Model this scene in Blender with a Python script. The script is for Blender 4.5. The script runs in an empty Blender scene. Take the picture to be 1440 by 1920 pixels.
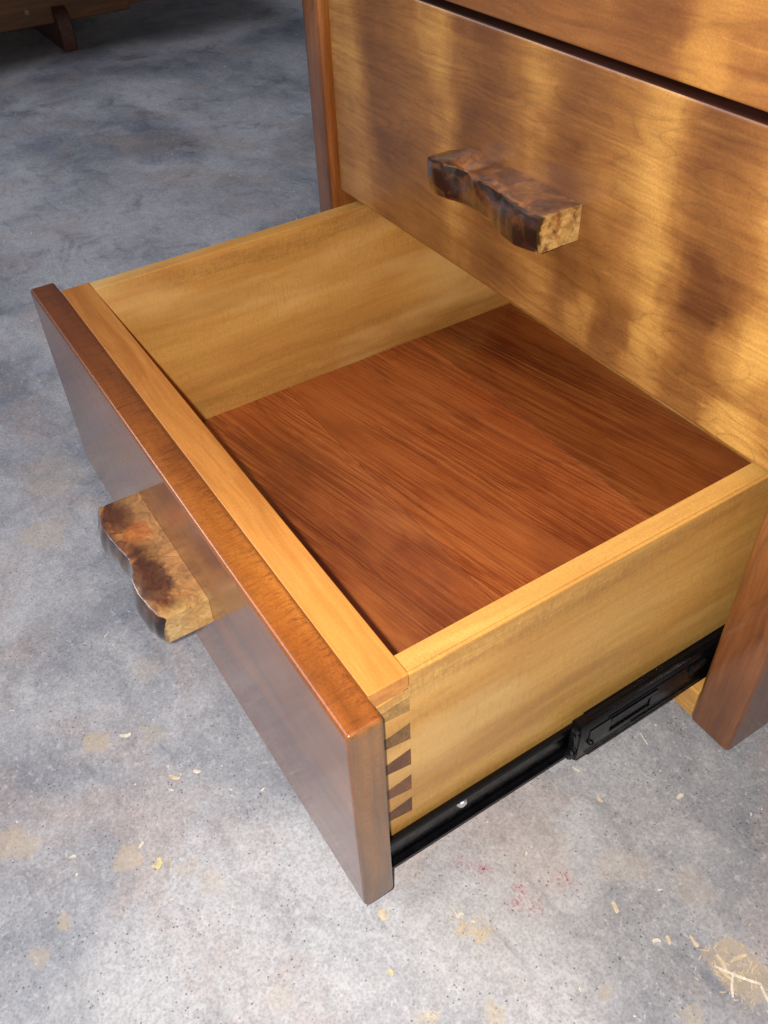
import bpy, bmesh, math, random
from mathutils import Vector, Matrix, noise
random.seed(7)
scene = bpy.context.scene
COL = scene.collection
Z0 = 0.1475                      # floor height in survey coordinates; everything is shifted so the floor is z = 0

# ------------------------------------------------------------------ camera
cam_d = bpy.data.cameras.new("camera")
cam = bpy.data.objects.new("camera", cam_d); COL.objects.link(cam)
R = Matrix(((0.5381585157938116, 0.8421485658131587, -0.03422287213899078),
            (-0.5649273701147045, 0.3905437756817452, 0.7268649295237255),
            (0.6254937876381231, -0.37183511449980977, 0.6859272332040971))).transposed()
CAM = Vector((0.69282, -0.11266, 0.70095 - Z0))
cam.matrix_world = Matrix.Translation(CAM) @ R.to_4x4()
cam_d.sensor_fit = 'VERTICAL'; cam_d.sensor_height = 24.0; cam_d.sensor_width = 18.0
cam_d.lens = 24.0*1653.75/1920.0
cam_d.clip_start = 0.01; cam_d.clip_end = 60
scene.camera = cam

# ------------------------------------------------------------------ light
world = bpy.data.worlds.new("World"); scene.world = world
world.use_nodes = True
bg = world.node_tree.nodes["Background"]
bg.inputs[0].default_value = (0.88, 0.90, 1.0, 1); bg.inputs[1].default_value = 0.058

def area(name, loc, target, sx, sy, power, col):
    l = bpy.data.lights.new(name, 'AREA'); l.shape = 'RECTANGLE'; l.size = sx; l.size_y = sy
    l.energy = power; l.color = col
    o = bpy.data.objects.new(name, l); COL.objects.link(o)
    o.location = loc
    o.rotation_euler = (Vector(target)-Vector(loc)).to_track_quat('-Z', 'Y').to_euler()
    return o
# daylight falling through the workshop's open side, and its overhead daylight
area("doorway_light", (-0.95, -1.35, 1.9), (0.0, 0.0, 0.1), 1.3, 1.1, 22, (0.80, 0.86, 1.0))
area("roof_light", (-3.3, -2.1, 2.7), (-0.7, 0.3, 0), 1.2, 1.2, 36, (0.90, 0.92, 1.0))
# the phone's own lamp, beside its lens
fl = bpy.data.lights.new("phone_lamp", 'POINT'); fl.energy = 16.8; fl.shadow_soft_size = 0.0035
fl.color = (1.0, 0.95, 0.87)
flo = bpy.data.objects.new("phone_lamp", fl); COL.objects.link(flo)
flo.location = CAM + R @ Vector((-0.0155, 0.003, 0.0))

vs = scene.view_settings
vs.view_transform = 'Standard'; vs.look = 'None'; vs.exposure = 0.0; vs.gamma = 1.0
scene.render.engine = 'CYCLES'
scene.cycles.max_bounces = 6

# ------------------------------------------------------------------ helpers
def srgb(r, g, b):
    f = lambda c: (c/255/12.92) if c/255 <= 0.04045 else ((c/255+0.055)/1.055)**2.4
    return (f(r), f(g), f(b), 1)

class NT:
    """tiny node-tree writer"""
    def __init__(s, name):
        s.m = bpy.data.materials.new(name); s.m.use_nodes = True
        s.t = s.m.node_tree; s.t.nodes.clear()
        s.out = s.t.nodes.new('ShaderNodeOutputMaterial')
        s.p = s.t.nodes.new('ShaderNodeBsdfPrincipled')
        s.t.links.new(s.p.outputs[0], s.out.inputs[0])
        s.tc = s.t.nodes.new('ShaderNodeTexCoord')
        s.obj = s.tc.outputs['Object']
    def put(s, sock, v):
        if isinstance(v, bpy.types.NodeSocket): s.t.links.new(v, sock)
        elif v is not None:
            if isinstance(v, (int, float)) and sock.type in ('VECTOR',): v = (v, v, v)
            sock.default_value = v
    def math(s, op, a, b=None, c=None, clamp=False):
        n = s.t.nodes.new('ShaderNodeMath'); n.operation = op; n.use_clamp = clamp
        s.put(n.inputs[0], a)
        if b is not None: s.put(n.inputs[1], b)
        if c is not None: s.put(n.inputs[2], c)
        return n.outputs[0]
    def vmath(s, op, a, b=None):
        n = s.t.nodes.new('ShaderNodeVectorMath'); n.operation = op
        s.put(n.inputs[0], a)
        if b is not None: s.put(n.inputs[1], b)
        return n.outputs['Value'] if op in ('LENGTH', 'DISTANCE', 'DOT_PRODUCT') else n.outputs[0]
    def map(s, v, scale=(1,1,1), loc=(0,0,0), rot=(0,0,0)):
        n = s.t.nodes.new('ShaderNodeMapping'); s.put(n.inputs['Vector'], v)
        n.inputs['Scale'].default_value = scale; n.inputs['Location'].default_value = loc; n.inputs['Rotation'].default_value = rot
        return n.outputs[0]
    def noise(s, v, scale=1.0, detail=2.0, rough=0.5, dist=0.0, color=False):
        n = s.t.nodes.new('ShaderNodeTexNoise'); s.put(n.inputs['Vector'], v)
        n.inputs['Scale'].default_value = scale; n.inputs['Detail'].default_value = detail
        n.inputs['Roughness'].default_value = rough; n.inputs['Distortion'].default_value = dist
        return n.outputs['Color'] if color else n.outputs['Fac']
    def voro(s, v, scale, feature='F1'):
        n = s.t.nodes.new('ShaderNodeTexVoronoi'); s.put(n.inputs['Vector'], v); n.feature = feature
        n.inputs['Scale'].default_value = scale
        return n.outputs['Distance']
    def ramp(s, f, stops, interp='LINEAR'):
        n = s.t.nodes.new('ShaderNodeValToRGB'); s.put(n.inputs[0], f); e = n.color_ramp.elements
        n.color_ramp.interpolation = interp
        while len(e) < len(stops): e.new(0.5)
        for k, (p, c) in enumerate(stops):
            e[k].position = p
            e[k].color = c if isinstance(c, tuple) else (c, c, c, 1)
        return n.outputs[0]
    def rng(s, f, a, b, c=0.0, d=1.0, smooth=False):
        n = s.t.nodes.new('ShaderNodeMapRange'); s.put(n.inputs[0], f)
        n.interpolation_type = 'SMOOTHSTEP' if smooth else 'LINEAR'
        for k, x in zip((1,2,3,4), (a,b,c,d)): n.inputs[k].default_value = x
        return n.outputs[0]
    def mix(s, f, a, b, mode='MIX'):
        n = s.t.nodes.new('ShaderNodeMix'); n.data_type = 'RGBA'; n.blend_type = mode
        s.put(n.inputs[0], f); s.put(n.inputs[6], a); s.put(n.inputs[7], b)
        return n.outputs[2]
    def sep(s, v):
        n = s.t.nodes.new('ShaderNodeSeparateXYZ'); s.put(n.inputs[0], v); return n.outputs
    def comb(s, x, y, z):
        n = s.t.nodes.new('ShaderNodeCombineXYZ')
        for k, q in enumerate((x, y, z)): s.put(n.inputs[k], q)
        return n.outputs[0]
    def bump(s, h, strength=0.2, dist=0.001, normal=None):
        n = s.t.nodes.new('ShaderNodeBump'); s.put(n.inputs['Height'], h)
        n.inputs['Strength'].default_value = strength; n.inputs['Distance'].default_value = dist
        if normal is not None: s.put(n.inputs['Normal'], normal)
        return n.outputs[0]
    def rand(s):
        n = s.t.nodes.new('ShaderNodeObjectInfo'); return n.outputs['Random']
    def fin(s, color, rough=0.4, bump=None, coat=0.0, coat_rough=0.05, metal=0.0, spec=0.5, coat_bump=None):
        p = s.p
        s.put(p.inputs['Base Color'], color); s.put(p.inputs['Roughness'], rough)
        p.inputs['Metallic'].default_value = metal
        p.inputs['Specular IOR Level'].default_value = spec
        p.inputs['Coat Weight'].default_value = coat; p.inputs['Coat IOR'].default_value = 1.5
        s.put(p.inputs['Coat Roughness'], coat_rough)
        if bump is not None: s.put(p.inputs['Normal'], bump)
        if coat_bump is not None: s.put(p.inputs['Coat Normal'], coat_bump)
        return s.m

AX = {'x': (0, 1, 2), 'y': (1, 0, 2), 'z': (2, 0, 1)}
def aniso(along, a, c):
    v = [c, c, c]; v['xyz'.index(along)] = a
    return tuple(v)

def wood(name, dark, mid, light, grain='x', rings=18.0, ring_dark=0.45, figure=None, fig_amt=1.0, fibre=0.25,
         cross=0.0, cross_axis='z', streak=0.0, coat=0.5, coat_rough=0.12, rough=0.42, tilt=(0,0,0), big=1.0,
         ring_scale=1.0, pore=0.3, offset=0.0, bump_s=0.15, lines=0.0, line_f=380, bands=None, speck=0.10, ring_w=0.86, spec=0.5, tinted=False, soft=0.7, lth=(0.52, 0.70)):
    n = NT(name)
    co = n.obj
    if offset:
        r = n.math('MULTIPLY', n.rand(), offset)
        co = n.vmath('ADD', co, n.comb(r, r, r))
    if tilt != (0,0,0): co = n.map(co, rot=tilt)
    wv = n.noise(n.map(co, aniso(grain, 7, 22)), 1.0, 3, 0.55, color=True)
    wv = n.vmath('SCALE', n.vmath('SUBTRACT', wv, (0.5, 0.5, 0.5)))
    wv.node.inputs['Scale'].default_value = 0.02
    cw = n.vmath('ADD', co, wv)
    # growth rings: contour lines of a slow field
    field = n.noise(n.map(cw, aniso(grain, 2.2*ring_scale, 9*ring_scale)), 1.0, 2, 0.45, 0.4)
    saw = n.math('FRACT', n.math('MULTIPLY', field, rings))
    ring = n.ramp(saw, [(0.0, 0.55), (0.10, 0.1), (0.55, 0.0), (ring_w, 0.30), (0.5+ring_w/2+0.03, 1.0), (1.0, 0.6)])
    ringfade = n.rng(n.noise(n.map(co, aniso(grain, 6, 16)), 1.0, 2), 0.35, 0.62, 0.15, 1.0)
    ring = n.math('MULTIPLY', n.math('MULTIPLY', ring, ringfade), ring_dark)
    fib = n.noise(n.map(cw, aniso(grain, 14, 520)), 1.0, 3, 0.6)
    fib2 = n.noise(n.map(cw, aniso(grain, 5, 110)), 1.0, 3, 0.55)
    slow = n.noise(n.map(co, aniso(grain, 3*big, 14*big), (3.1, 1.7, 0.3)), 1.0, 3, 0.5, 0.6)
    base = n.math('ADD', n.math('MULTIPLY', slow, 0.9), n.math('MULTIPLY', n.math('SUBTRACT', fib2, 0.5), soft))
    if figure is not None:
        f = figure(n, co, cw)
        base = n.math('ADD', n.math('MULTIPLY', base, 1-fig_amt), n.math('MULTIPLY', f, fig_amt))
        base = n.math('ADD', base, n.math('MULTIPLY', n.math('SUBTRACT', fib2, 0.5), 0.16))
    col = n.ramp(base, [(0.22, dark), (0.5, mid), (0.78, light)])
    col = n.mix(ring, col, (dark[0]*0.6, dark[1]*0.55, dark[2]*0.5, 1))
    fm = n.rng(fib, 0.3, 0.7, 1.0-fibre, 1.0+fibre*0.6)
    col = n.mix(1.0, col, n.comb(fm, fm, fm), 'MULTIPLY')
    if lines:
        ln = n.noise(n.map(n.vmath('ADD', co, n.vmath('MULTIPLY', wv, (0.5, 0.5, 0.5))), aniso(grain, 2.6, line_f), (0.3, 0.7, 0.2)), 1.0, 2, 0.7)
        lz = n.rng(n.noise(n.map(co, aniso(grain, 5, 20), (4, 2, 1)), 1.0, 2), 0.35, 0.6, 0.3, 1.0)
        lo = n.math('MULTIPLY', n.rng(ln, lth[0], lth[1], 0, lines), lz)
        hi = n.math('MULTIPLY', n.rng(ln, 0.98-lth[0], 1.02-lth[1], 0, lines*0.8), lz)
        col = n.mix(lo, col, (dark[0]*0.75, dark[1]*0.7, dark[2]*0.65, 1))
        col = n.mix(hi, col, (light[0]*1.15, light[1]*1.2, light[2]*1.25, 1))
    if speck:
        sk = n.noise(co, 700, 2, 0.8)
        sm = n.rng(sk, 0.3, 0.7, 1-speck, 1+speck); col = n.mix(1.0, col, n.comb(sm, sm, sm), 'MULTIPLY')
    if bands: col = bands(n, co, cw, col)
    if tinted:
        oi = n.t.nodes.new('ShaderNodeObjectInfo'); col = n.mix(1.0, col, oi.outputs['Color'], 'MULTIPLY')
    if pore:
        po = n.rng(n.noise(n.map(co, aniso(grain, 150, 1500)), 1.0, 1, 0.5), 0.60, 0.74, 0, pore*0.6)
        col = n.mix(po, col, (dark[0]*0.45, dark[1]*0.4, dark[2]*0.4, 1))
    if streak:
        stv = n.noise(n.map(cw, aniso(grain, 2.2, 75)), 1.0, 3, 0.6)
        st = n.rng(stv, 0.53, 0.72, 0, streak)
        col = n.mix(st, col, (dark[0]*0.9, dark[1]*0.8, dark[2]*0.7, 1))
    h = fib
    if cross:
        cs = {'x': 480, 'y': 480, 'z': 480}; cs[cross_axis] = 42 if grain == 'x' else 120
        cr = n.noise(n.map(co, (cs['x'], cs['y'], cs['z'])), 1.0, 2, 0.6)
        zone = n.rng(n.noise(n.map(co, aniso(grain, 9, 26)), 1.0, 2), 0.35, 0.65, 0.25, 1.0)
        crm = n.math('MULTIPLY', n.rng(cr, 0.50, 0.68, 0, cross), zone)
        col = n.mix(crm, col, (dark[0]*0.8, dark[1]*0.7, dark[2]*0.6, 1))
        h = n.math('ADD', fib, cr)
    bmp = n.bump(h, bump_s, 0.0004)
    lowb = n.bump(n.noise(n.map(co, (30, 30, 30)), 1.0, 2, 0.5), 0.06, 0.002)
    rg = n.rng(fib2, 0.3, 0.7, rough-0.06, rough+0.08)
    cr2 = n.rng(n.noise(co, 40, 3, 0.6), 0.3, 0.75, coat_rough*0.7, coat_rough*1.5)
    return n.fin(col, rg, bmp, coat, cr2, coat_bump=lowb, spec=spec)

# vertical figure bands of the cabinet fronts (chatoyant "curl" of the veneer), set across the front's width
def figure_front(stops, blobs=(), zshift=0.12, zref=0.12):
    def f(n, co, cw):
        wob = n.noise(n.map(co, (7, 3, 9)), 1.0, 2, 0.5)
        wob2 = n.noise(n.map(co, (40, 3, 30), (2, 0, 5)), 1.0, 3, 0.6)
        wob3 = n.noise(n.map(cw, (9, 3, 170), (2, 0, 5)), 1.0, 2, 0.6)
        s = n.sep(co)
        x = n.math('ADD', s[0], n.math('MULTIPLY', n.math('SUBTRACT', wob, 0.5), 0.05))
        x = n.math('ADD', x, n.math('MULTIPLY', n.math('SUBTRACT', wob2, 0.5), 0.030))
        x = n.math('ADD', x, n.math('MULTIPLY', n.math('SUBTRACT', wob3, 0.5), 0.010))
        xe = n.math('ADD', x, n.math('MULTIPLY', n.math('SUBTRACT', s[2], zref), zshift))
        u = n.rng(xe, -0.25, 0.25, 0, 1)
        band = n.ramp(u, stops, 'B_SPLINE')
        # curl breaks the bands up along their height
        brk = n.noise(n.map(co, (12, 3, 22), (1, 2, 8)), 1.0, 3, 0.6)
        band = n.math('ADD', band, n.math('MULTIPLY', n.math('SUBTRACT', brk, 0.5), 0.55))
        # the figure fades towards the lower part of the front
        patch = n.noise(n.map(co, (16, 5, 13), (7, 3, 1)), 1.0, 3, 0.6)
        fade = n.rng(n.math('ADD', s[2], n.math('MULTIPLY', patch, 0.06)), 0.02, 0.10, 0.45, 1.0, True)
        band = n.math('ADD', 0.48, n.math('MULTIPLY', n.math('SUBTRACT', band, 0.48), fade))
        for (bx, bz, rx, rz, am) in blobs:
            dx = n.math('DIVIDE', n.math('SUBTRACT', x, bx), rx); dz = n.math('DIVIDE', n.math('SUBTRACT', s[2], bz), rz)
            d = n.math('ADD', n.math('MULTIPLY', dx, dx), n.math('MULTIPLY', dz, dz))
            band = n.math('ADD', band, n.rng(d, 0.0, 1.0, am, 0, True))
        comb = n.noise(n.map(cw, (14, 26, 120)), 1.0, 4, 0.65)
        v = n.math('ADD', n.math('MULTIPLY', band, 0.66), n.math('MULTIPLY', patch, 0.34))
        return n.math('ADD', v, n.math('MULTIPLY', n.math('SUBTRACT', comb, 0.5), 0.20))
    return f

MID_STOPS = [(0.0, 0.50), (0.075, 0.68), (0.105, 0.62), (0.135, 0.16), (0.22, 0.30), (0.29, 0.36), (0.325, 0.74), (0.35, 0.66), (0.385, 0.15), (0.45, 0.20),
             (0.51, 0.66), (0.545, 0.60), (0.585, 0.14), (0.65, 0.38), (0.71, 0.60), (0.745, 0.88), (0.765, 0.72), (0.80, 0.16), (0.87, 0.45), (0.91, 0.85), (1.0, 0.6)]
MID_BLOBS = [(0.104, 0.022, 0.022, 0.036, -0.20), (0.075, 0.024, 0.022, 0.026, 0.30), (0.200, 0.060, 0.030, 0.030, 0.35), (0.215, 0.012, 0.03, 0.02, 0.35), (0.165, 0.082, 0.03, 0.03, -0.25),
             (-0.02, 0.02, 0.06, 0.02, -0.10), (0.14, 0.035, 0.03, 0.02, 0.15)]
TOP_STOPS = [(0.0, 0.5), (0.3, 0.42), (0.45, 0.30), (0.55, 0.42), (0.66, 0.34), (0.71, 0.20), (0.735, 0.40), (0.77, 0.85), (0.84, 0.66), (0.90, 0.6), (1.0, 0.5)]
DK, MD, LT = srgb(104, 60, 30), srgb(160, 106, 52), srgb(216, 160, 82)
W_FRONT = wood("veneer_front", DK, MD, LT, 'x', rings=26, ring_dark=0.34,
               figure=figure_front(MID_STOPS, MID_BLOBS), fig_amt=0.92, fibre=0.16, coat=0.30, coat_rough=0.25, rough=0.45, pore=0.15, ring_scale=2.0,
               ring_w=0.90, speck=0.14, lines=0.08, line_f=500)
W_TOP = wood("veneer_top", srgb(98, 56, 28), srgb(152, 96, 48), srgb(212, 150, 72), 'x', rings=12, ring_dark=0.2,
             figure=figure_front(TOP_STOPS, [(0.138, 0.008, 0.022, 0.03, 0.15)], -0.1, 0.02), fig_amt=0.9, fibre=0.12, coat=0.30, coat_rough=0.25, rough=0.45, pore=0.1, speck=0.14, lines=0.10, line_f=500)
W_GAPSHADE = wood("gap_shade_edge", srgb(40, 16, 8), srgb(62, 26, 12), srgb(84, 38, 18), 'x', rings=6, ring_dark=0.2, coat=0.2, rough=0.5, pore=0.0)  # shade of the gap between closed fronts, put into their edge colour
def panel_top(n, co, cw, col):
    """short dark pores across the upper edge, denser towards its inner side"""
    q = n.noise(n.map(co, (650, 110, 650)), 1.0, 3, 0.75)
    s = n.sep(co)
    yy = n.math('ADD', s[1], n.math('MULTIPLY', n.math('SUBTRACT', n.noise(n.map(co, (30, 60, 30)), 1.0, 3, 0.6), 0.5), 0.018))
    inner = n.rng(yy, -0.010, 0.0, 0.35, 1.0)
    col = n.mix(n.math('MULTIPLY', n.rng(q, 0.50, 0.64, 0, 0.75), inner), col, srgb(84, 40, 14))
    far = n.rng(n.math('ADD', s[0], n.math('MULTIPLY', n.noise(n.map(co, (22, 22, 22)), 1.0, 2), 0.10)), -0.20, -0.02, 0.65, 0.0, True)
    return n.mix(far, col, srgb(104, 48, 24))
W_END = wood("panel_end_wood", srgb(104, 66, 28), srgb(150, 100, 46), srgb(176, 122, 60), 'z', rings=10, ring_dark=0.25, fibre=0.12,
             cross=0.3, cross_axis='y', coat=0.8, coat_rough=0.1, rough=0.45, pore=0.1, speck=0.12)
W_PANEL = wood("panel_wood", srgb(96, 48, 16), srgb(160, 88, 26), srgb(206, 126, 42), 'x', rings=9, ring_dark=0.04, fibre=0.05, soft=0.15,
               cross=0.4, cross_axis='y', bands=panel_top, coat=1.0, coat_rough=0.13, rough=0.5, pore=0.1, big=1.4, speck=0.16)
W_POST = wood("post_wood", srgb(92, 52, 26), srgb(132, 78, 38), srgb(166, 106, 54), 'z', rings=9, ring_dark=0.35, fibre=0.16,
              coat=0.8, coat_rough=0.12, rough=0.42, pore=0.15, speck=0.12, ring_scale=1.6)
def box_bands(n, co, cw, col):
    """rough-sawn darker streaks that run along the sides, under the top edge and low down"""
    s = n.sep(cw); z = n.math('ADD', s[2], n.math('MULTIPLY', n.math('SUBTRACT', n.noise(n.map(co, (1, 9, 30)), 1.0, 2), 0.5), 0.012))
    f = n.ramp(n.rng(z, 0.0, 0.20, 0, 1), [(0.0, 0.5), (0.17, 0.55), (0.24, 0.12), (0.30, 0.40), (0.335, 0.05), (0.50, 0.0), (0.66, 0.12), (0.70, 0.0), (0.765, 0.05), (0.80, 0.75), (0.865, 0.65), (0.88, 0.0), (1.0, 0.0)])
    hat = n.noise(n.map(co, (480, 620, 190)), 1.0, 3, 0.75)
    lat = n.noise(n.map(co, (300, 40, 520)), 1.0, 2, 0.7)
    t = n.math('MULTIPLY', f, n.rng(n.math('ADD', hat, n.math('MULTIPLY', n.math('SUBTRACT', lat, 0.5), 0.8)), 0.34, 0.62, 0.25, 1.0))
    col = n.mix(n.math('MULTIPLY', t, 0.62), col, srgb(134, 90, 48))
    pale = n.rng(n.noise(n.map(cw, (4, 3.5, 14), (2, 5, 1)), 1.0, 3, 0.6), 0.48, 0.68, 0, 0.55, True)
    col = n.mix(pale, col, srgb(250, 210, 138))
    tan = n.rng(n.noise(n.map(cw, (4, 3.0, 20), (7, 1, 1)), 1.0, 3, 0.6), 0.50, 0.70, 0, 0.5, True)
    return n.mix(tan, col, srgb(214, 138, 66))
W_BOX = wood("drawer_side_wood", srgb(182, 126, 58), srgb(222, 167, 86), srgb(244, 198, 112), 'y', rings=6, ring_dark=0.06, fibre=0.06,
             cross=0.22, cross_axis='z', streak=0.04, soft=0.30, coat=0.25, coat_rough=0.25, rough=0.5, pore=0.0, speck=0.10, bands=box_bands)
W_BOXF = wood("drawer_front_rail_wood", srgb(184, 112, 48), srgb(214, 142, 66), srgb(230, 164, 86), 'x', rings=5, ring_dark=0.12, fibre=0.10,
              coat=0.35, coat_rough=0.2, rough=0.45, pore=0.10, big=0.7, lines=0.18, line_f=260, speck=0.08)
W_PIN = wood("pin_end_grain", srgb(92, 56, 32), srgb(124, 80, 48), srgb(146, 98, 60), 'x', rings=8, ring_dark=0.3, fibre=0.3,
             coat=0.2, coat_rough=0.3, rough=0.55, pore=0.3, offset=5)
W_PINT = wood("pin_end_grain_tan", srgb(150, 112, 60), srgb(192, 148, 84), srgb(212, 168, 98), 'x', rings=8, ring_dark=0.3, fibre=0.3, coat=0.2, coat_rough=0.3, rough=0.55, pore=0.3)
W_PINL = wood("pin_end_grain_pale", srgb(104, 72, 38), srgb(150, 110, 60), srgb(176, 134, 78), 'x', rings=8, ring_dark=0.3, fibre=0.3,
              coat=0.2, coat_rough=0.3, rough=0.55, pore=0.3, offset=5)
def knot_shade(n, co, cw, col):
    s = n.sep(co)
    d = n.rng(n.noise(n.map(cw, (6, 10, 10), (1, 4, 2)), 1.0, 4, 0.6), 0.46, 0.68, 0, 0.50, True)
    col = n.mix(d, col, srgb(104, 44, 24))
    l = n.rng(n.noise(n.map(cw, (5, 14, 10), (6, 2, 2)), 1.0, 3, 0.6), 0.52, 0.70, 0, 0.45, True)
    return n.mix(l, col, srgb(220, 134, 70))
W_BOTTOM = wood("drawer_bottom_wood", srgb(128, 56, 25), srgb(192, 102, 48), srgb(216, 136, 70), 'x', rings=18, ring_dark=0.35, fibre=0.10, tinted=True, bands=knot_shade,
                coat=0.6, coat_rough=0.22, rough=0.42, pore=0.0, tilt=(0, 0, math.radians(-11.5)), offset=3.0, big=0.5, ring_scale=0.7, lines=0.55, line_f=580, speck=0.14, soft=0.15, lth=(0.50, 0.62))
W_STRIP = wood("orange_post_edge", srgb(126, 68, 26), srgb(160, 94, 38), srgb(186, 118, 54), 'z', rings=5, ring_dark=0.15, coat=0.4, coat_rough=0.2, rough=0.45)
W_RAIL = wood("pale_rail_wood", srgb(190, 132, 64), srgb(226, 170, 92), srgb(240, 194, 118), 'x', rings=5, ring_dark=0.1, coat=0.2, rough=0.5)
W_BENCH = wood("bench_wood", srgb(96, 62, 32), srgb(126, 84, 44), srgb(146, 102, 58), 'y', rings=8, ring_dark=0.25, fibre=0.12, coat=0.2,
               coat_rough=0.3, rough=0.5, pore=0.2)
W_FOOT = wood("bench_foot_wood", srgb(66, 38, 30), srgb(92, 54, 42), srgb(110, 68, 52), 'x', rings=6, ring_dark=0.25, coat=0.2, rough=0.5)
W_PLUG = wood("plug_wood", srgb(150, 116, 74), srgb(176, 138, 92), srgb(190, 150, 102), 'x', rings=6, ring_dark=0.25, coat=0.2, rough=0.5)

def burl(name, stops, rind_amt, back_col, back_amt, end0, seed, blobs=(), bark=False):
    n = NT(name)
    co = n.map(n.obj, loc=(seed, seed*0.7, 0))
    wv = n.noise(co, 30, 3, 0.55, color=True)
    wv = n.vmath('SCALE', n.vmath('SUBTRACT', wv, (0.5, 0.5, 0.5))); wv.node.inputs['Scale'].default_value = 0.045
    cw = n.vmath('ADD', co, wv)
    a = n.noise(n.map(cw, (0.7, 1.3, 1.2)), 24, 6, 0.58, 1.0)
    swirl = n.noise(cw, 20, 2, 0.4, 0.6)
    saw = n.math('FRACT', n.math('MULTIPLY', swirl, 13))
    line = n.ramp(saw, [(0, 0.8), (0.12, 0.1), (0.6, 0.0), (0.95, 1.0), (1, 0.8)])
    col = n.ramp(a, stops)
    s = n.sep(n.obj)
    yn = n.math('ADD', s[1], n.math('MULTIPLY', n.math('SUBTRACT', n.noise(co, 70, 4, 0.65), 0.5), 0.022))
    back = n.rng(yn, -0.024, -0.008, 0, back_amt, True)
    col = n.mix(back, col, back_col)
    xn = n.math('ADD', s[0], n.math('MULTIPLY', n.math('SUBTRACT', n.noise(co, 80, 4, 0.65), 0.5), 0.022))
    end = n.rng(xn, end0, 0.0622, 0, 0.9)
    col = n.mix(end, col, n.ramp(n.noise(n.map(cw, (1, 1, 2)), 60, 5, 0.65, 0.5), [(0.34, srgb(178, 134, 74)), (0.5, srgb(206, 164, 98)), (0.66, srgb(226, 190, 122))]))
    rind = n.rng(yn, -0.0335, -0.0300, rind_amt, 0.0, True)
    col = n.mix(rind, col, n.ramp(a, [(0.40, srgb(22, 13, 10)), (0.56, srgb(42, 25, 18)), (0.66, srgb(92, 52, 28)), (0.75, srgb(120, 76, 42))]))
    for (bx, by, rx, ry, am, bc) in blobs:
        d = n.math('ADD', n.math('POWER', n.math('ABSOLUTE', n.math('DIVIDE', n.math('SUBTRACT', xn, bx), rx)), 2.0), n.math('POWER', n.math('ABSOLUTE', n.math('DIVIDE', n.math('SUBTRACT', yn, by), ry)), 2.0))
        col = n.mix(n.rng(d, 0.45, 1.1, am, 0, True), col, n.mix(a, bc, (bc[0]*2.2, bc[1]*2.0, bc[2]*1.8, 1)))
    if bark:
        col = n.ramp(a, [(0.36, srgb(24, 14, 11)), (0.55, srgb(48, 29, 21)), (0.64, srgb(104, 60, 32)), (0.72, srgb(74, 44, 28))])
    lf = n.math('MULTIPLY', n.math('MULTIPLY', line, 0.30), n.math('SUBTRACT', 1.0, n.math('MULTIPLY', end, 0.8)))
    col = n.mix(lf, col, srgb(44, 24, 15))
    fib = n.noise(n.map(cw, (160, 420, 420)), 1.0, 4, 0.7)
    fm = n.rng(fib, 0.32, 0.68, 0.78, 1.16)
    col = n.mix(1.0, col, n.comb(fm, fm, fm), 'MULTIPLY')
    pit = n.rng(n.noise(n.map(co, (1, 1, 1.4)), 190, 2, 0.6), 0.69, 0.74, 0, 0.8)
    col = n.mix(pit, col, srgb(24, 14, 10))
    b = n.bump(n.noise(cw, 80, 4, 0.6), 0.25, 0.0015)
    return n.fin(col, 0.40, b, 1.0, 0.045, coat_bump=n.bump(n.noise(cw, 38, 3, 0.5), 0.16, 0.003))
M_BURL = burl("burl_wood_pale", [(0.30, srgb(54, 29, 19)), (0.43, srgb(100, 58, 34)), (0.50, srgb(150, 92, 50)), (0.56, srgb(196, 134, 76)), (0.66, srgb(226, 176, 112)), (0.74, srgb(160, 92, 40))],
              0.5, srgb(206, 150, 86), 0.55, 0.050, 0.0,
              [(0.026, -0.023, 0.026, 0.0135, 0.85, srgb(66, 36, 26)), (-0.046, -0.020, 0.015, 0.012, 0.5, srgb(96, 58, 38)), (-0.022, -0.014, 0.012, 0.010, 0.6, srgb(150, 78, 26))])
M_RIND = burl("burl_rind", [(0.3, srgb(30, 18, 13)), (0.7, srgb(60, 36, 24))], 0.0, srgb(60, 36, 24), 0.0, 0.5, 1.1, bark=True)
M_BURLD = burl("burl_wood_dark", [(0.30, srgb(38, 21, 14)), (0.42, srgb(80, 44, 22)), (0.50, srgb(132, 78, 36)), (0.58, srgb(176, 116, 60)), (0.68, srgb(120, 70, 34)), (0.76, srgb(206, 158, 104))],
               0.97, srgb(138, 88, 46), 0.35, 0.0585, 2.3)

def simple(name, col, rough=0.4, metal=0.0, coat=0.0, vary=0.15, scale=60, bump=0.0):
    n = NT(name)
    f = n.rng(n.noise(n.obj, scale, 4, 0.6), 0.3, 0.7, 1-vary, 1+vary)
    c = n.mix(1.0, col, n.comb(f, f, f), 'MULTIPLY')
    r = n.rng(n.noise(n.obj, scale*1.7, 3, 0.6), 0.3, 0.7, max(rough-0.08, 0.02), rough+0.10)
    b = n.bump(n.noise(n.obj, scale*6, 2), bump, 0.0004) if bump else None
    return n.fin(c, r, b, coat, 0.08, metal, spec=0.3 if metal == 0 else 0.5)
M_SLIDE = simple("black_zinc", (0.003, 0.003, 0.004, 1), 0.26, 0.0, 0.0, 0.3, 90)
M_CLIP = simple("black_plastic", (0.006, 0.006, 0.008, 1), 0.34, 0.0, 0.0, 0.2, 90)
M_STEEL = simple("bright_steel", (0.85, 0.86, 0.9, 1), 0.42, 0.85, vary=0.3, scale=900, bump=0.4)
M_INSIDE = simple("carcass_board", srgb(150, 100, 56), 0.6)
M_CHIP = simple("pale_wood_chip", srgb(230, 220, 204), 0.75, 0, 0, 0.2, 400, 0.3)
M_CHIPT = simple("tan_wood_chip", srgb(218, 198, 170), 0.75, 0, 0, 0.2, 400, 0.3)
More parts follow.
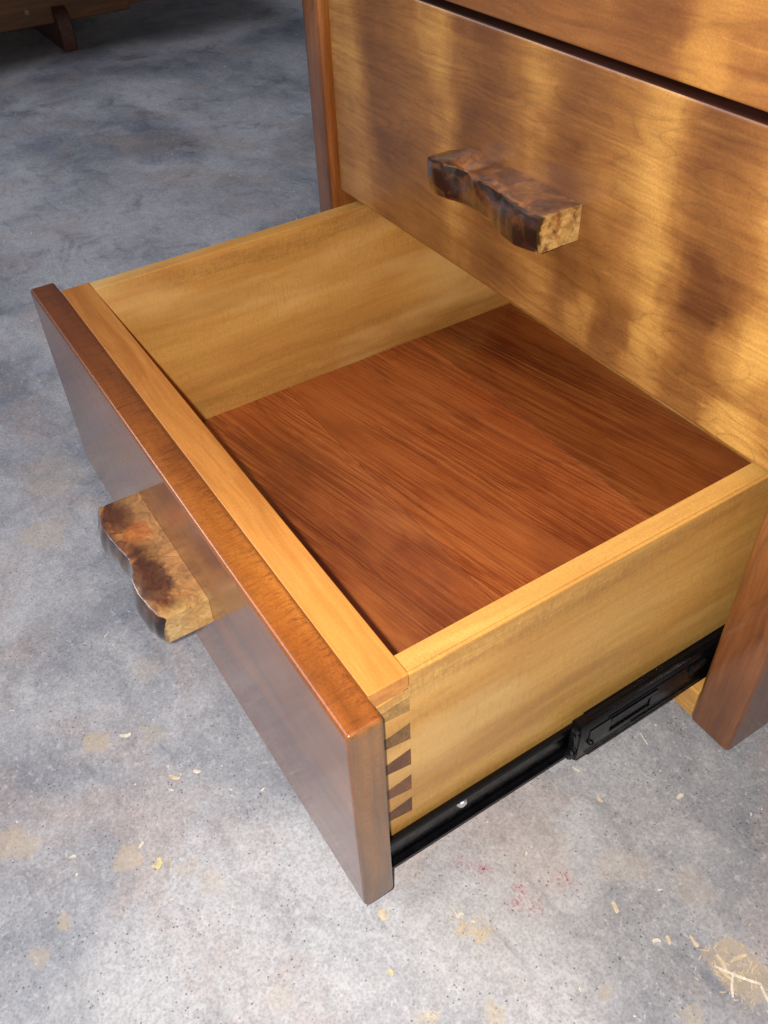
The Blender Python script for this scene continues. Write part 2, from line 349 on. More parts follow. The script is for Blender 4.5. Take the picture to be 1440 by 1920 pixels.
M_CHIPY = simple("yellow_wood_chip", srgb(224, 206, 152), 0.7, 0, 0, 0.2, 400, 0.3)

# ------------------------------------------------------------------ concrete
TAN = [(0.2736,-0.1157,.009,.85),(0.3698,-0.1291,.008,.8),(0.374,-0.124,.006,.6),(0.3167,-0.1895,.011,.7),(0.326,-0.182,.009,.6),(0.5342,0.0352,.0065,.75),
       (0.527,0.028,.004,.75),(0.6307,0.1489,.015,.85),(0.643,0.1505,.012,.75),(0.622,0.144,.008,.6),(0.3878,-0.1759,.0055,.75),(0.3999,-0.1945,.006,.6),(0.4937,-0.006,.004,.6),
       (0.2201,0.2977,.012,.3),(0.0353,-0.0834,.020,.5),(0.5522,0.1402,.012,.28),(0.547,0.128,.010,.25),(0.415,-0.088,.009,.4),(0.398,-0.098,.007,.4),
       (0.4385,-0.004,.007,.5),(0.585,0.163,.014,.28),(0.574,0.015,.007,.6),(0.50,-0.085,.008,.35),(0.556,-0.02,.008,.5),(-0.04,-0.05,.03,.3),(-0.30,0.05,.04,.35),
       (0.232,-0.06,.012,.3),(0.29,-0.08,.010,.35),(0.635,0.108,.006,.5),(0.60,0.075,.006,.45),(-0.8,0.35,.06,.25),(-0.6,0.55,.07,.22)]
RED = [(0.4901,0.0514,.0035,.9),(0.5048,0.0609,.0045,1),(0.5369,0.0995,.005,.9),(0.5401,0.073,.006,.7),(0.5273,0.0716,.005,.9),(0.497,0.056,.0045,.6),(0.532,0.066,.006,.7)]
def concrete():
    n = NT("worn_concrete")
    co = n.obj
    wv = n.vmath('SCALE', n.vmath('SUBTRACT', n.noise(co, 7, 3, 0.55, color=True), (0.5, 0.5, 0.5))); wv.node.inputs['Scale'].default_value = 0.10
    cw = n.vmath('ADD', co, wv)
    a = n.noise(cw, 3.2, 5, 0.62, 0.5)
    b = n.noise(n.map(cw, (1, 1, 1), (5.2, 1.3, 0)), 7.5, 5, 0.65, 0.8)
    c = n.noise(n.map(cw, (14, 52, 1), (0, 0, 0), (0, 0, math.radians(-38))), 1.0, 4, 0.6, 0.4)
    fine = n.noise(co, 330, 4, 0.78)
    med = n.noise(co, 70, 5, 0.72)
    col = n.ramp(a, [(0.36, srgb(128, 131, 142)), (0.47, srgb(160, 161, 168)), (0.60, srgb(194, 193, 197))])
    pink = n.rng(b, 0.48, 0.66, 0, 0.46, True)
    col = n.mix(pink, col, srgb(184, 164, 156))
    blue = n.rng(n.noise(n.map(cw, (1, 1, 1), (3.7, 8.1, 0)), 6.5, 4, 0.6, 0.5), 0.54, 0.72, 0, 0.32, True)
    col = n.mix(blue, col, srgb(150, 158, 178))
    dark = n.math('MULTIPLY', n.rng(n.noise(n.map(cw, (1, 1, 1), (1.2, 7.3, 0)), 9, 5, 0.66, 0.6), 0.52, 0.70, 0, 0.55, True), n.rng(n.sep(co)[0], 0.0, 0.35, 1.0, 0.35))
    col = n.mix(dark, col, srgb(92, 95, 106))
    pale = n.rng(n.noise(n.map(cw, (1, 1, 1), (9.2, 3.3, 0)), 11, 4, 0.6, 0.5), 0.56, 0.72, 0, 0.5, True)
    col = n.mix(pale, col, srgb(196, 194, 198))
    strk = n.rng(c, 0.56, 0.74, 0, 0.40)
    col = n.mix(strk, col, srgb(104, 104, 112))
    mm = n.rng(med, 0.28, 0.72, 0.84, 1.11); col = n.mix(1.0, col, n.comb(mm, mm, mm), 'MULTIPLY')
    ff = n.rng(fine, 0.28, 0.72, 0.82, 1.14); col = n.mix(1.0, col, n.comb(ff, ff, ff), 'MULTIPLY')
    # trowel arcs
    s = n.sep(n.vmath('SUBTRACT', co, (0.30, -0.9, 0)))
    r = n.vmath('LENGTH', n.vmath('MULTIPLY', n.vmath('SUBTRACT', cw, (-0.35, -0.75, 0)), (1, 1, 0)))
    arc = n.noise(n.comb(n.math('MULTIPLY', r, 130), n.math('MULTIPLY', s[0], 3.0), 0), 1.0, 2, 0.5)
    arcm = n.math('MULTIPLY', n.rng(arc, 0.60, 0.74, 0, 0.22), n.rng(n.noise(co, 4.5, 2), 0.48, 0.6, 0, 1))
    # fine grit, scuffs and scratches
    g1 = n.voro(co, 520); gm = n.rng(g1, 0.1, 0.7, 0.86, 1.12)
    col = n.mix(1.0, col, n.comb(gm, gm, gm), 'MULTIPLY')
    cl = n.noise(n.map(co, (1, 1, 1), (4, 4, 1)), 150, 3, 0.8)
    col = n.mix(n.math('MULTIPLY', n.rng(cl, 0.52, 0.62, 0, 0.30), n.rng(n.noise(co, 14, 3, 0.6), 0.42, 0.60, 0.1, 1)), col, srgb(110, 112, 122))
    col = n.mix(n.rng(n.noise(n.map(co, (1, 1, 1), (2, 9, 1)), 170, 3, 0.8), 0.56, 0.66, 0, 0.45), col, srgb(214, 214, 218))
    for (rot, off, lo) in ((-62, 1.3, 0.70), (-50, 5.1, 0.70), (34, 8.8, 0.72)):
        sc = n.noise(n.map(co, (420, 22, 1), (off, off, 0), (0, 0, math.radians(rot))), 1.0, 2, 0.5)
        col = n.mix(n.math('MULTIPLY', n.rng(sc, lo-0.04, lo+0.04, 0, 0.30), n.rng(n.noise(n.map(co, (1,1,1), (off,0,0)), 9, 2), 0.5, 0.6, 0, 1)), col, srgb(104, 104, 110) if off < 8 else srgb(206, 205, 205))
    # dark specks, pits and pale grit
    v = n.voro(co, 260)
    sp = n.math('MULTIPLY', n.rng(v, 0.10, 0.20, 0.7, 0), n.rng(n.noise(co, 33, 2), 0.5, 0.6, 0.15, 1))
    col = n.mix(sp, col, srgb(62, 62, 68))
    v2 = n.voro(n.map(co, (1, 1, 1), (3, 4, 5)), 150)
    col = n.mix(n.rng(v2, 0.045, 0.11, 0.8, 0), col, srgb(48, 48, 54))
    v3 = n.voro(n.map(co, (1, 1, 1), (8, 1, 5)), 120)
    col = n.mix(n.rng(v3, 0.03, 0.06, 0.8, 0), col, srgb(222, 220, 216))
    # dried glue / dust patches and specks of red paint, each where it lies
    wp = n.vmath('SCALE', n.vmath('SUBTRACT', n.noise(co, 85, 5, 0.7, color=True), (0.5, 0.5, 0.5))); wp.node.inputs['Scale'].default_value = 0.022
    cp = n.vmath('MULTIPLY', n.vmath('ADD', co, wp), (1, 1, 0))
    acc = None
    for (x, y, rad, st) in TAN:
        d = n.vmath('DISTANCE', cp, (x, y, 0))
        k = n.rng(d, rad*0.86, rad*1.06, st*0.82, 0)
        acc = k if acc is None else n.math('MAXIMUM', acc, k)
    acc = n.math('MULTIPLY', acc, n.rng(n.noise(co, 260, 4, 0.75), 0.34, 0.60, 0.45, 0.85))
    col = n.mix(acc, col, srgb(204, 182, 150))
    racc = None; rw = None
    for (x, y, rad, st) in RED:
        d = n.vmath('DISTANCE', n.vmath('MULTIPLY', co, (1, 1, 0)), (x, y, 0))
        k = n.rng(d, rad*0.3, rad*1.3, st, 0); q = n.rng(d, rad*0.8, rad*3.2, 0.30*st, 0)
        racc = k if racc is None else n.math('MAXIMUM', racc, k)
        rw = q if rw is None else n.math('MAXIMUM', rw, q)
    col = n.mix(n.math('MULTIPLY', rw, n.rng(n.noise(co, 160, 3, 0.7), 0.42, 0.6, 0.2, 1)), col, srgb(176, 138, 142))
    col = n.mix(n.math('MULTIPLY', racc, n.rng(n.noise(co, 420, 3, 0.7), 0.52, 0.60, 0, 1)), col, srgb(178, 52, 66))
    h = n.math('ADD', n.math('MULTIPLY', med, 0.8), n.math('MULTIPLY', fine, 0.4))
    h = n.math('SUBTRACT', h, n.math('MULTIPLY', sp, 0.6))
    bp = n.bump(h, 0.35, 0.0008)
    rg = n.rng(a, 0.3, 0.7, 0.42, 0.62)
    return n.fin(col, rg, bp, 0.0, spec=0.45)
M_CONC = concrete()

# ------------------------------------------------------------------ geometry helpers
def V(x, y, z): return Vector((x, y, z - Z0))
def empty(name, loc, label=None, cat=None, group=None):
    o = bpy.data.objects.new(name, None); COL.objects.link(o); o.location = loc
    o.empty_display_size = 0.05
    if label: o['label'] = label
    if cat: o['category'] = cat
    if group: o['group'] = group
    return o
def wloc(o):
    v = Vector((0, 0, 0))
    while o is not None: v = v + o.location; o = o.parent
    return v
def obj(name, bm, mat, parent=None, smooth=None, bevel=None, label=None, kind=None, at=None):
    """mesh given in floor-based world coordinates; stored relative to its thing"""
    org = wloc(parent) if parent is not None else (Vector(at) if at is not None else Vector((0, 0, 0)))
    bmesh.ops.translate(bm, verts=bm.verts, vec=-org)
    bmesh.ops.recalc_face_normals(bm, faces=bm.faces)
    me = bpy.data.meshes.new(name); bm.to_mesh(me); bm.free()
    for m in (mat if isinstance(mat, (list, tuple)) else [mat]): me.materials.append(m)
    o = bpy.data.objects.new(name, me); COL.objects.link(o)
    if parent is not None: o.parent = parent
    elif at is not None: o.location = at
    if smooth:
        for p in me.polygons: p.use_smooth = True
        me.set_sharp_from_angle(angle=math.radians(smooth))
    if bevel:
        b = o.modifiers.new("bevel", 'BEVEL'); b.width = bevel; b.segments = 4; b.limit_method = 'ANGLE'; b.angle_limit = math.radians(40)
        for p in me.polygons: p.use_smooth = True
        b.harden_normals = True
    if label: o['label'] = label
    if kind: o['kind'] = kind
    return o
def box(bm, x0, x1, y0, y1, z0, z1):
    vs = [bm.verts.new(V(x, y, z)) for x in (x0, x1) for y in (y0, y1) for z in (z0, z1)]
    for f in ((0,1,3,2),(4,6,7,5),(0,4,5,1),(2,3,7,6),(0,2,6,4),(1,5,7,3)):
        bm.faces.new([vs[k] for k in f])
    return vs
def boxo(name, b, mat, parent=None, bevel=None, **k):
    bm = bmesh.new(); box(bm, *b); return obj(name, bm, mat, parent, bevel=bevel, **k)
def extrude(poly, axis, a, b):
    """polygon in the two other axes (order xyz without axis), extruded from a to b"""
    bm = bmesh.new()
    def mk(p, t):
        c = list(p); c.insert('xyz'.index(axis), t); return bm.verts.new(V(*c))
    A = [mk(p, a) for p in poly]; B = [mk(p, b) for p in poly]
    bm.faces.new(A); bm.faces.new(B[::-1])
    for k in range(len(poly)):
        j = (k+1) % len(poly); bm.faces.new((A[k], A[j], B[j], B[k]))
    return bm
def cyl(bm, c, r, axis, l, n=20, r2=None):
    M = Matrix.Translation(V(*c)) @ {'x': Matrix.Rotation(math.pi/2, 4, 'Y'), 'y': Matrix.Rotation(-math.pi/2, 4, 'X'), 'z': Matrix.Identity(4)}[axis]
    bmesh.ops.create_cone(bm, cap_ends=True, segments=n, radius1=r, radius2=r if r2 is None else r2, depth=l, matrix=M)

# ------------------------------------------------------------------ floor
fm = bmesh.new()
N = 2
vsf = [[fm.verts.new((-7 + 12*i/N, -5 + 12*j/N, 0)) for j in range(N+1)] for i in range(N+1)]
for i in range(N):
    for j in range(N): fm.faces.new((vsf[i][j], vsf[i+1][j], vsf[i+1][j+1], vsf[i][j+1]))
floor = obj("concrete_floor", fm, M_CONC, kind='structure')
floor['label'] = "worn grey concrete floor with sawdust and red paint specks"

# ------------------------------------------------------------------ measures
W, T = 0.4952, 0.0202            # drawer front width, thickness
ZB, ZT = 0.1793, 0.3577          # bottom and top of the low drawer front
I, TF, TS, HB = 0.0154, 0.0236, 0.0140, 0.3562
FRONT_Y = 0.2655                 # outer face of the closed fronts
HF = 0.1973
BACK = 0.470

# ------------------------------------------------------------------ cabinet
cab = empty("drawer_cabinet", (0.2476, 0.52, 0), "golden brown varnished wooden cabinet frame holding three wide drawers", "cabinet")
PB, CT = 0.80, 0.7285
def post(x0, x1, y0, y1, **k): return boxo("post", (x0, x1, y0, y1, Z0, CT), W_POST, cab, bevel=0.0035, **k)
boxo("post", (-0.0255, 0.0030, 0.2575, 0.296, Z0, CT), W_POST, cab, bevel=0.0055)
lp = [c for c in cab.children if c.name == "post"][0]; lp.data.materials.append(W_STRIP)
for p in lp.data.polygons:
    if p.normal.x > 0.9: p.material_index = 1
post(0.4972, 0.5315, 0.2515, 0.296)
post(-0.0255, 0.0030, PB-0.04, PB)
post(0.4972, 0.5315, PB-0.04, PB)
boxo("side_panel", (-0.020, -0.0005, 0.2965, PB-0.0405, 0.20, CT-0.002), W_POST, cab, bevel=0.001)
boxo("side_panel", (0.4998, 0.520, 0.2965, PB-0.0405, 0.20, CT-0.002), W_POST, cab, bevel=0.001)
boxo("back_panel", (0.0035, 0.4967, PB-0.022, PB-0.008, 0.18, CT-0.002), M_INSIDE, cab)
boxo("top_board", (-0.045, 0.551, 0.236, PB+0.02, CT+0.0005, CT+0.024), W_TOP, cab, bevel=0.003)
boxo("bottom_rail", (0.0035, 0.4967, 0.2535, 0.272, Z0+0.0006, 0.1765), W_RAIL, cab, bevel=0.0015, label="pale wooden rail along the floor under the drawer")
boxo("drawer_divider", (0.0035, 0.4967, 0.290, PB-0.023, 0.3600, 0.3635), M_INSIDE, cab)
# fixed member of the ball-bearing slide, inside the right post
SX0, SX1 = 0.4848, 0.4927
def channel(x0, x1, z0, z1, t=0.0011, lip=0.004, open_left=True):
    """C channel cross section in x,z; web on the right, rounded flanges"""
    r = 0.0035
    o, i = [], []
    web, tip = (x1, x0) if open_left else (x0, x1)
    sgn = 1 if open_left else -1
    pts = [(tip, z1-lip), (tip, z1-r*0.6), (tip+sgn*0.0012, z1), (web-sgn*r, z1), (web-sgn*r*0.3, z1-r*0.3), (web, z1-r),
           (web, z0+r), (web-sgn*r*0.3, z0+r*0.3), (web-sgn*r, z0), (tip+sgn*0.0012, z0), (tip, z0+r*0.6), (tip, z0+lip)]
    cx, cz = (x0+x1)/2, (z0+z1)/2
    ins = []
    for k, (x, z) in enumerate(pts):
        nx = x - sgn*t if abs(x-web) < r*1.01 and z0+r*0.2 < z < z1-r*0.2 else x + (sgn*t if abs(x-tip) < 0.0013 else 0)
        nz = z - t if z > z1-r*0.9 else (z + t if z < z0+r*0.9 else z)
        ins.append((nx, nz))
    return pts + ins[::-1]
OZ0, OZ1 = 0.1840, 0.2235
rail = obj("slide_rail", extrude(channel(SX0-0.001, SX1, OZ0, OZ1), 'y', 0.1420, 0.640), M_SLIDE, cab, smooth=35,
           label="black steel slide rail reaching out beside the open drawer")
sb = bmesh.new()
# raised lock plate with its slot, ribs and bent tab on the rail's outer face
box(sb, SX1+0.0001, SX1+0.0007, 0.150, 0.168, 0.1995, 0.2145)
box(sb, SX1+0.0001, SX1+0.0014, 0.168, 0.208, 0.2105, 0.2145)
box(sb, SX1+0.0001, SX1+0.0012, 0.168, 0.205, 0.1985, 0.2000)
box(sb, SX1+0.0001, SX1+0.0010, 0.203, 0.208, 0.199, 0.2093)
obj("lock_plate", sb, M_SLIDE, rail, bevel=0.0003)
for (y0, y1, z0, z1) in ((0.165, 0.310, 0.2165, 0.2172), (0.19, 0.30, 0.1905, 0.1912), (0.150, 0.420, 0.1870, 0.1876)):
    boxo("rib", (SX1+0.0001, SX1+0.0007, y0, y1, z0, z1), M_SLIDE, rail)
for (x, z) in ((0.4845, 0.2243), (0.4880, 0.2243)):
    boxo("rib", (x, x+0.0009, 0.150, 0.60, z-0.0008, z), M_SLIDE, rail)
sb = bmesh.new(); box(sb, SX1+0.0002, SX1+0.0022, 0.238, 0.252, 0.2085, 0.2150)
box(sb, SX1+0.0002, SX1+0.0030, 0.2385, 0.2395, 0.2085, 0.2160)
obj("bent_tab", sb, M_CLIP, rail, bevel=0.0003)
# end stop / ball cage at the rail's mouth
sb = bmesh.new()
box(sb, 0.4835, 0.4915, 0.1425, 0.1460, 0.1865, 0.2215)
box(sb, 0.4870, 0.4922, 0.1385, 0.1425, 0.2000, 0.2190)
box(sb, 0.4862, 0.4900, 0.1375, 0.1425, 0.1870, 0.1925)
obj("end_stop", sb, M_CLIP, rail, bevel=0.0007)
sb = bmesh.new()
for (y0, z0, y1, z1) in ((0.1372, 0.2170, 0.1400, 0.1990), (0.1372, 0.2010, 0.1400, 0.1890), (0.1395, 0.2200, 0.1500, 0.1920)):
    d = Vector((0, y1-y0, z1-z0)); L = d.length; mid = V(0.4915, (y0+y1)/2, (z0+z1)/2)
    bmesh.ops.create_cube(sb, size=1, matrix=Matrix.Translation(mid) @ d.to_track_quat('Z', 'X').to_matrix().to_4x4() @ Matrix.Diagonal((0.0012, 0.0014, L, 1)))
bmesh.ops.create_icosphere(sb, subdivisions=2, radius=0.0022, matrix=Matrix.Translation(V(0.4936, 0.1520, 0.2000)))
obj("release_lever", sb, M_CLIP, rail, smooth=40)
rail2 = rail.copy(); COL.objects.link(rail2); rail2.parent = cab; rail2.scale.x = -1
rail2['label'] = "black steel slide rail behind the open drawer's far side"

# ------------------------------------------------------------------ handles
def handle(parent, prof, zt, name="handle", mat=None, seed=0, label=None, tip_cut=None):
    """prof: list of (x, yfront_top, yfront_bottom, zbottom, yback, ztop offset); lofted block with a live front edge"""
    n = 56
    xs = [p[0] for p in prof]
    def interp(x, k):
        for a, b in zip(prof[:-1], prof[1:]):
            if x <= b[0]:
                t = (x-a[0])/(b[0]-a[0]); t = t*t*(3-2*t) if k in (1, 2) else t
                return a[k]*(1-t)+b[k]*t
        return prof[-1][k]
    bm = bmesh.new(); rings = []; front_vs = set()
    for i in range(n+1):
        x = xs[0] + (xs[-1]-xs[0])*i/n
        yf, yb_, zb, yk, dz = (interp(x, k) for k in range(1, 6))
        zt_ = zt + dz
        e = 0.0012; h = zt_-zb
        endr = min(i, n-i)
        sh = 0.0003 if endr == 0 else 0.0
        pts = [(yk, zt_-sh), ]
        for t in (0.25, 0.5, 0.75): pts.append((yk+(yf-yk)*t, zt_-sh + dz*0))
        pts += [(yf+0.0011, zt_-sh), (yf+0.0003, zt_-0.0003-sh), (yf, zt_-0.0010-sh)]
        for t in (0.2, 0.4, 0.6, 0.8):
            pts.append((yf+(yb_-yf)*(t**0.8) - 0.0012*math.sin(t*math.pi), zt_-0.0018-(h-0.004)*t))
        pts += [(yb_, zb+0.0022+sh), (yb_+0.0008, zb+0.0006+sh), (yb_+0.0028, zb+sh)]
        for t in (0.33, 0.66, 1.0): pts.append((yb_+(yk-yb_)*t, zb+sh))
        row = []
        for (y, z) in pts:
            v = V(x, y, z)
            d = noise.noise(Vector((v.x*48+seed, v.y*30, v.z*38)))*0.0013
            frontness = min(1, max(0, (yk-y-0.004)/0.02))
            if not (endr == 0): v.y -= d*frontness; 
            v.z += noise.noise(Vector((v.x*45+seed+9, v.y*60, 3)))*0.0009*frontness
            row.append(bm.verts.new(v))
        rings.append(row); front_vs.update(row[6:12])
    m = len(rings[0])
    for a, b in zip(rings[:-1], rings[1:]):
        for k in range(m):
            j = (k+1) % m; bm.faces.new((a[k], a[j], b[j], b[k]))
    bm.faces.new(rings[0]); bm.faces.new(rings[-1][::-1])
    base = Vector(((xs[0]+xs[-1])/2, prof[-1][4], (zt+prof[-1][3])/2 - Z0))
    bmesh.ops.translate(bm, verts=bm.verts, vec=wloc(parent)-base)
    for f in bm.faces:
        if len(f.verts) == 4 and sum(v in front_vs for v in f.verts) == 4: f.material_index = 1
    o = obj(name, bm, [mat or M_BURL, M_RIND], parent, smooth=33, label=label)
    o.location = base - wloc(parent)
    return o

# ------------------------------------------------------------------ low drawer, pulled out
def box_body(d, yoff, zoff, low):
    """sides, back, bottom boards, front rail and its dovetail pins"""
    z0 = 0.1900
    pins = [(0.3255, 0.3384, W_PINT), (0.3001, 0.3147, W_PINL), (0.2751, 0.2908, W_PIN), (0.2493, 0.2648, W_PIN), (0.2250, 0.2406, W_PIN)]
    def nar(a, b): c = (a+b)/2; return c-0.0034, c+0.0034
    for side in (0, 1):
        g = 0.00018
        poly = [(BACK, HB), (TF, HB), (TF, 0.3455+0.0), (0.0004, 0.3420)]
        for (a, b, _) in pins:
            na, nb = nar(a, b)
            poly += [(0.0004, nb), (TF, b), (TF, a), (0.0004, na)]
        poly += [(0.0004, z0), (BACK, z0)]
        x0, x1 = (I, I+TS) if side == 0 else (W-I-TS, W-I)
        poly = [(y+yoff, z+zoff) for y, z in poly]
        bm = extrude(poly, 'x', x0, x1)
        es = [e for e in bm.edges if all(abs(v.co.z-(HB+zoff-Z0)) < 1e-6 for v in e.verts) and abs(e.verts[0].co.y-e.verts[1].co.y) > 0.1]
        bmesh.ops.bevel(bm, geom=es, offset=0.0016, segments=3, affect='EDGES')
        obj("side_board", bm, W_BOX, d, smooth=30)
    fr = extrude([(I+TS+0.0001, z0+zoff), (W-I-TS-0.0001, z0+zoff), (W-I-TS-0.0001, 0.344+zoff), (W-I, 0.344+zoff), (W-I, HB+zoff),
                  (I, HB+zoff), (I, 0.344+zoff), (I+TS+0.0001, 0.344+zoff)], 'y', 0.0004+yoff, TF-0.0001+yoff)
    front = obj("inner_front_board", fr, W_BOXF, d, bevel=0.0008)
    if low:
        for side in (0, 1):
            xa, xb = (I-0.00012, I+TS) if side == 0 else (W-I-TS, W-I+0.00012)
            for (a, b, m) in pins:
                na, nb = nar(a, b); e = 0.00012
                obj("dovetail_pin", extrude([(0.0006, na+e), (TF-e, a+e), (TF-e, b-e), (0.0006, nb-e)], 'x', xa, xb), m, front)
    return front

low = empty("drawer", (W/2, 0.0, ZB-Z0), "bottom drawer pulled far open, showing its empty reddish interior and dovetailed side", "drawer", "drawers of the cabinet")
fp = boxo("front_panel", (0, W, -T, 0, ZB, ZT), W_PANEL, low, bevel=0.0026)
fp.data.materials.append(W_END)
for p in fp.data.polygons:
    if p.normal.x > 0.9: p.material_index = 1
box_body(low, 0, 0, True)
ys = [TF+0.0003, 0.176, 0.335, BACK-0.0145]
for k in range(3):
    boxo("bottom_board", (I+TS+0.0003, W-I-TS-0.0003, ys[k]+0.00015, ys[k+1]-0.00015, HF-0.006, HF+(0.0001 if k % 2 else 0.0)), W_BOTTOM, low, bevel=0.0002).color = ((1, 1, 1, 1), (0.93, 0.86, 0.82, 1), (0.70, 0.70, 0.60, 1))[k]
boxo("back_board", (I+TS+0.0003, W-I-TS-0.0003, BACK-0.014, BACK, 0.1900, HB-0.004), W_BOX, low, bevel=0.001)
for side in (0, 1):
    bm = extrude(channel(0.4801, 0.4855, 0.1805, 0.2140, t=0.0012, lip=0.0032, open_left=False), 'y', 0.0015, 0.455)
    s = obj("slide_member", bm, M_SLIDE, low, smooth=35)
    sc = bmesh.new()
    sc.free()
    for yy in (0.0585, 0.215, 0.37):
        sc = bmesh.new(); cyl(sc, (0.4824, yy, 0.2003), 0.0038, 'x', 0.0018, 24, 0.0026)
        obj("screw", sc, M_STEEL, s, smooth=40)
    if side:
        s.scale.x = -1
hl = handle(low, [
    (0.1920, -0.0500, -0.0530, 0.2600, -0.0203, -0.0004), (0.2020, -0.0530, -0.0565, 0.2585, -0.0203, 0), (0.2130, -0.0552, -0.0590, 0.2580, -0.0203, 0),
    (0.2240, -0.0538, -0.0568, 0.2585, -0.0203, 0), (0.2370, -0.0522, -0.0535, 0.2590, -0.0203, 0.0003), (0.2520, -0.0508, -0.0512, 0.2595, -0.0203, 0),
    (0.2620, -0.0516, -0.0525, 0.2590, -0.0203, 0), (0.2740, -0.0552, -0.0568, 0.2590, -0.0203, 0), (0.2860, -0.0560, -0.0585, 0.2588, -0.0203, 0),
    (0.2980, -0.0550, -0.0582, 0.2590, -0.0203, 0), (0.3080, -0.0528, -0.0560, 0.2595, -0.0203, 0), (0.3150, -0.0488, -0.0530, 0.2598, -0.0203, 0)], 0.2823, seed=1.3)
hl['label'] = "knobbly burl block handle with a wavy front edge"

# ------------------------------------------------------------------ middle and top drawers, closed
mid = empty("drawer", (W/2, FRONT_Y+T, 0.3655-Z0), "closed middle drawer with banded golden veneer front and dark burl handle", "drawer", "drawers of the cabinet")
front_mid = boxo("front_panel", (0.0055, W-0.001, FRONT_Y, FRONT_Y+T, 0.3655, 0.5424), W_FRONT, mid, bevel=0.0028)
hu = handle(mid, [
    (0.1895, 0.2350, 0.2375, 0.4400, 0.2445, -0.0030), (0.1935, 0.2320, 0.2345, 0.4380, 0.2500, 0.0002), (0.2020, 0.2300, 0.2335, 0.4372, 0.2600, 0.0014),
    (0.2105, 0.2325, 0.2350, 0.4374, FRONT_Y-0.0001, 0.0010), (0.2180, 0.2400, 0.2372, 0.4378, FRONT_Y-0.0001, -0.0012), (0.2270, 0.2415, 0.2385, 0.4382, FRONT_Y-0.0001, -0.0016), (0.2330, 0.2372, 0.2386, 0.4382, FRONT_Y-0.0001, -0.0004),
    (0.2420, 0.2340, 0.2382, 0.4382, FRONT_Y-0.0001, 0.0002), (0.2550, 0.2365, 0.2372, 0.4380, FRONT_Y-0.0001, 0.0006), (0.2680, 0.2358, 0.2345, 0.4376, FRONT_Y-0.0001, 0.0002),
    (0.2800, 0.2318, 0.2312, 0.4374, FRONT_Y-0.0001, 0), (0.2920, 0.2294, 0.2298, 0.4374, FRONT_Y-0.0001, 0), (0.3030, 0.2288, 0.2308, 0.4380, FRONT_Y-0.0001, 0),
    (0.3125, 0.2303, 0.2326, 0.4388, FRONT_Y-0.0001, 0)], 0.4624, seed=5.1, mat=M_BURLD)
hu['label'] = "dark glossy burl block handle with a pale cut end"
def shade_gap_edges(o):  # top and bottom faces coloured dark so the gap looks shaded
    o.data.materials.append(W_GAPSHADE)
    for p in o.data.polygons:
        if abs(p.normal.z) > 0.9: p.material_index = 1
topd = empty("drawer", (W/2, FRONT_Y+T, 0.5475-Z0), "closed top drawer at the photo's upper edge with plain golden front", "drawer", "drawers of the cabinet")
shade_gap_edges(boxo("front_panel", (0.0055, W-0.001, FRONT_Y, FRONT_Y+T, 0.5466, 0.7235), W_TOP, topd, bevel=0.0022))
shade_gap_edges(front_mid)
for d, zo in ((mid, 0.1862), (topd, 0.3682)):
    for a, b in ((I, I+TS), (W-I-TS, W-I)):
        boxo("side_board", (a, b, FRONT_Y+T+0.0002, 0.74, 0.190+zo, 0.345+zo), W_BOX, d)
    boxo("bottom_board", (I+TS+0.0002, W-I-TS-0.0002, FRONT_Y+T+0.0002, 0.74, 0.192+zo, 0.198+zo), W_BOTTOM, d)

# ------------------------------------------------------------------ bench in the background
bench = empty("wooden_bench", (-1.62, 0.0, 0), "dark brown low wooden bench standing on the floor in the background", "bench")
BX = -1.428
boxo("apron_board", (BX-0.030, BX, -1.05, 0.566, 0.1975, 0.262), W_BENCH, bench, bevel=0.003)
boxo("apron_board", (BX-0.034, BX-0.002, -1.15, 0.660, 0.2625, 0.345), W_BENCH, bench, bevel=0.003)
boxo("end_cap", (BX-0.036, BX-0.012, 0.5665, 0.660, 0.2040, 0.2620), W_BENCH, bench, bevel=0.002)
boxo("seat_shade_board", (-1.84, -1.31, -1.20, 0.700, 0.3455, 0.375), W_BENCH, bench, bevel=0.004)  # unseen seat, its overhang widened to shade the floor under the bench
boxo("under_board", (-1.80, BX-0.0305, -1.05, 0.560, 0.2100, 0.2300), W_BENCH, bench)
FP = [(-1.83, Z0+0.0002), (-1.3975, Z0+0.0002), (-1.3955, 0.160), (-1.3945, 0.175), (-1.3965, 0.195), (-1.4020, 0.212), (-1.4110, 0.2235), (-1.4275, 0.2290), (-1.4275, 0.1970), (-1.83, 0.1970)]
def foot(y): return obj("foot", extrude([(x, z) for x, z in FP], 'y', y, y+0.029), W_FOOT, bench, bevel=0.0025)
foot(0.3960); foot(-0.80)
for yy in (0.3465, -0.75):
    bm = bmesh.new(); cyl(bm, (BX+0.0003, yy, 0.2265), 0.0048, 'x', 0.0012, 24); obj("dowel_plug", bm, W_PLUG, bench)

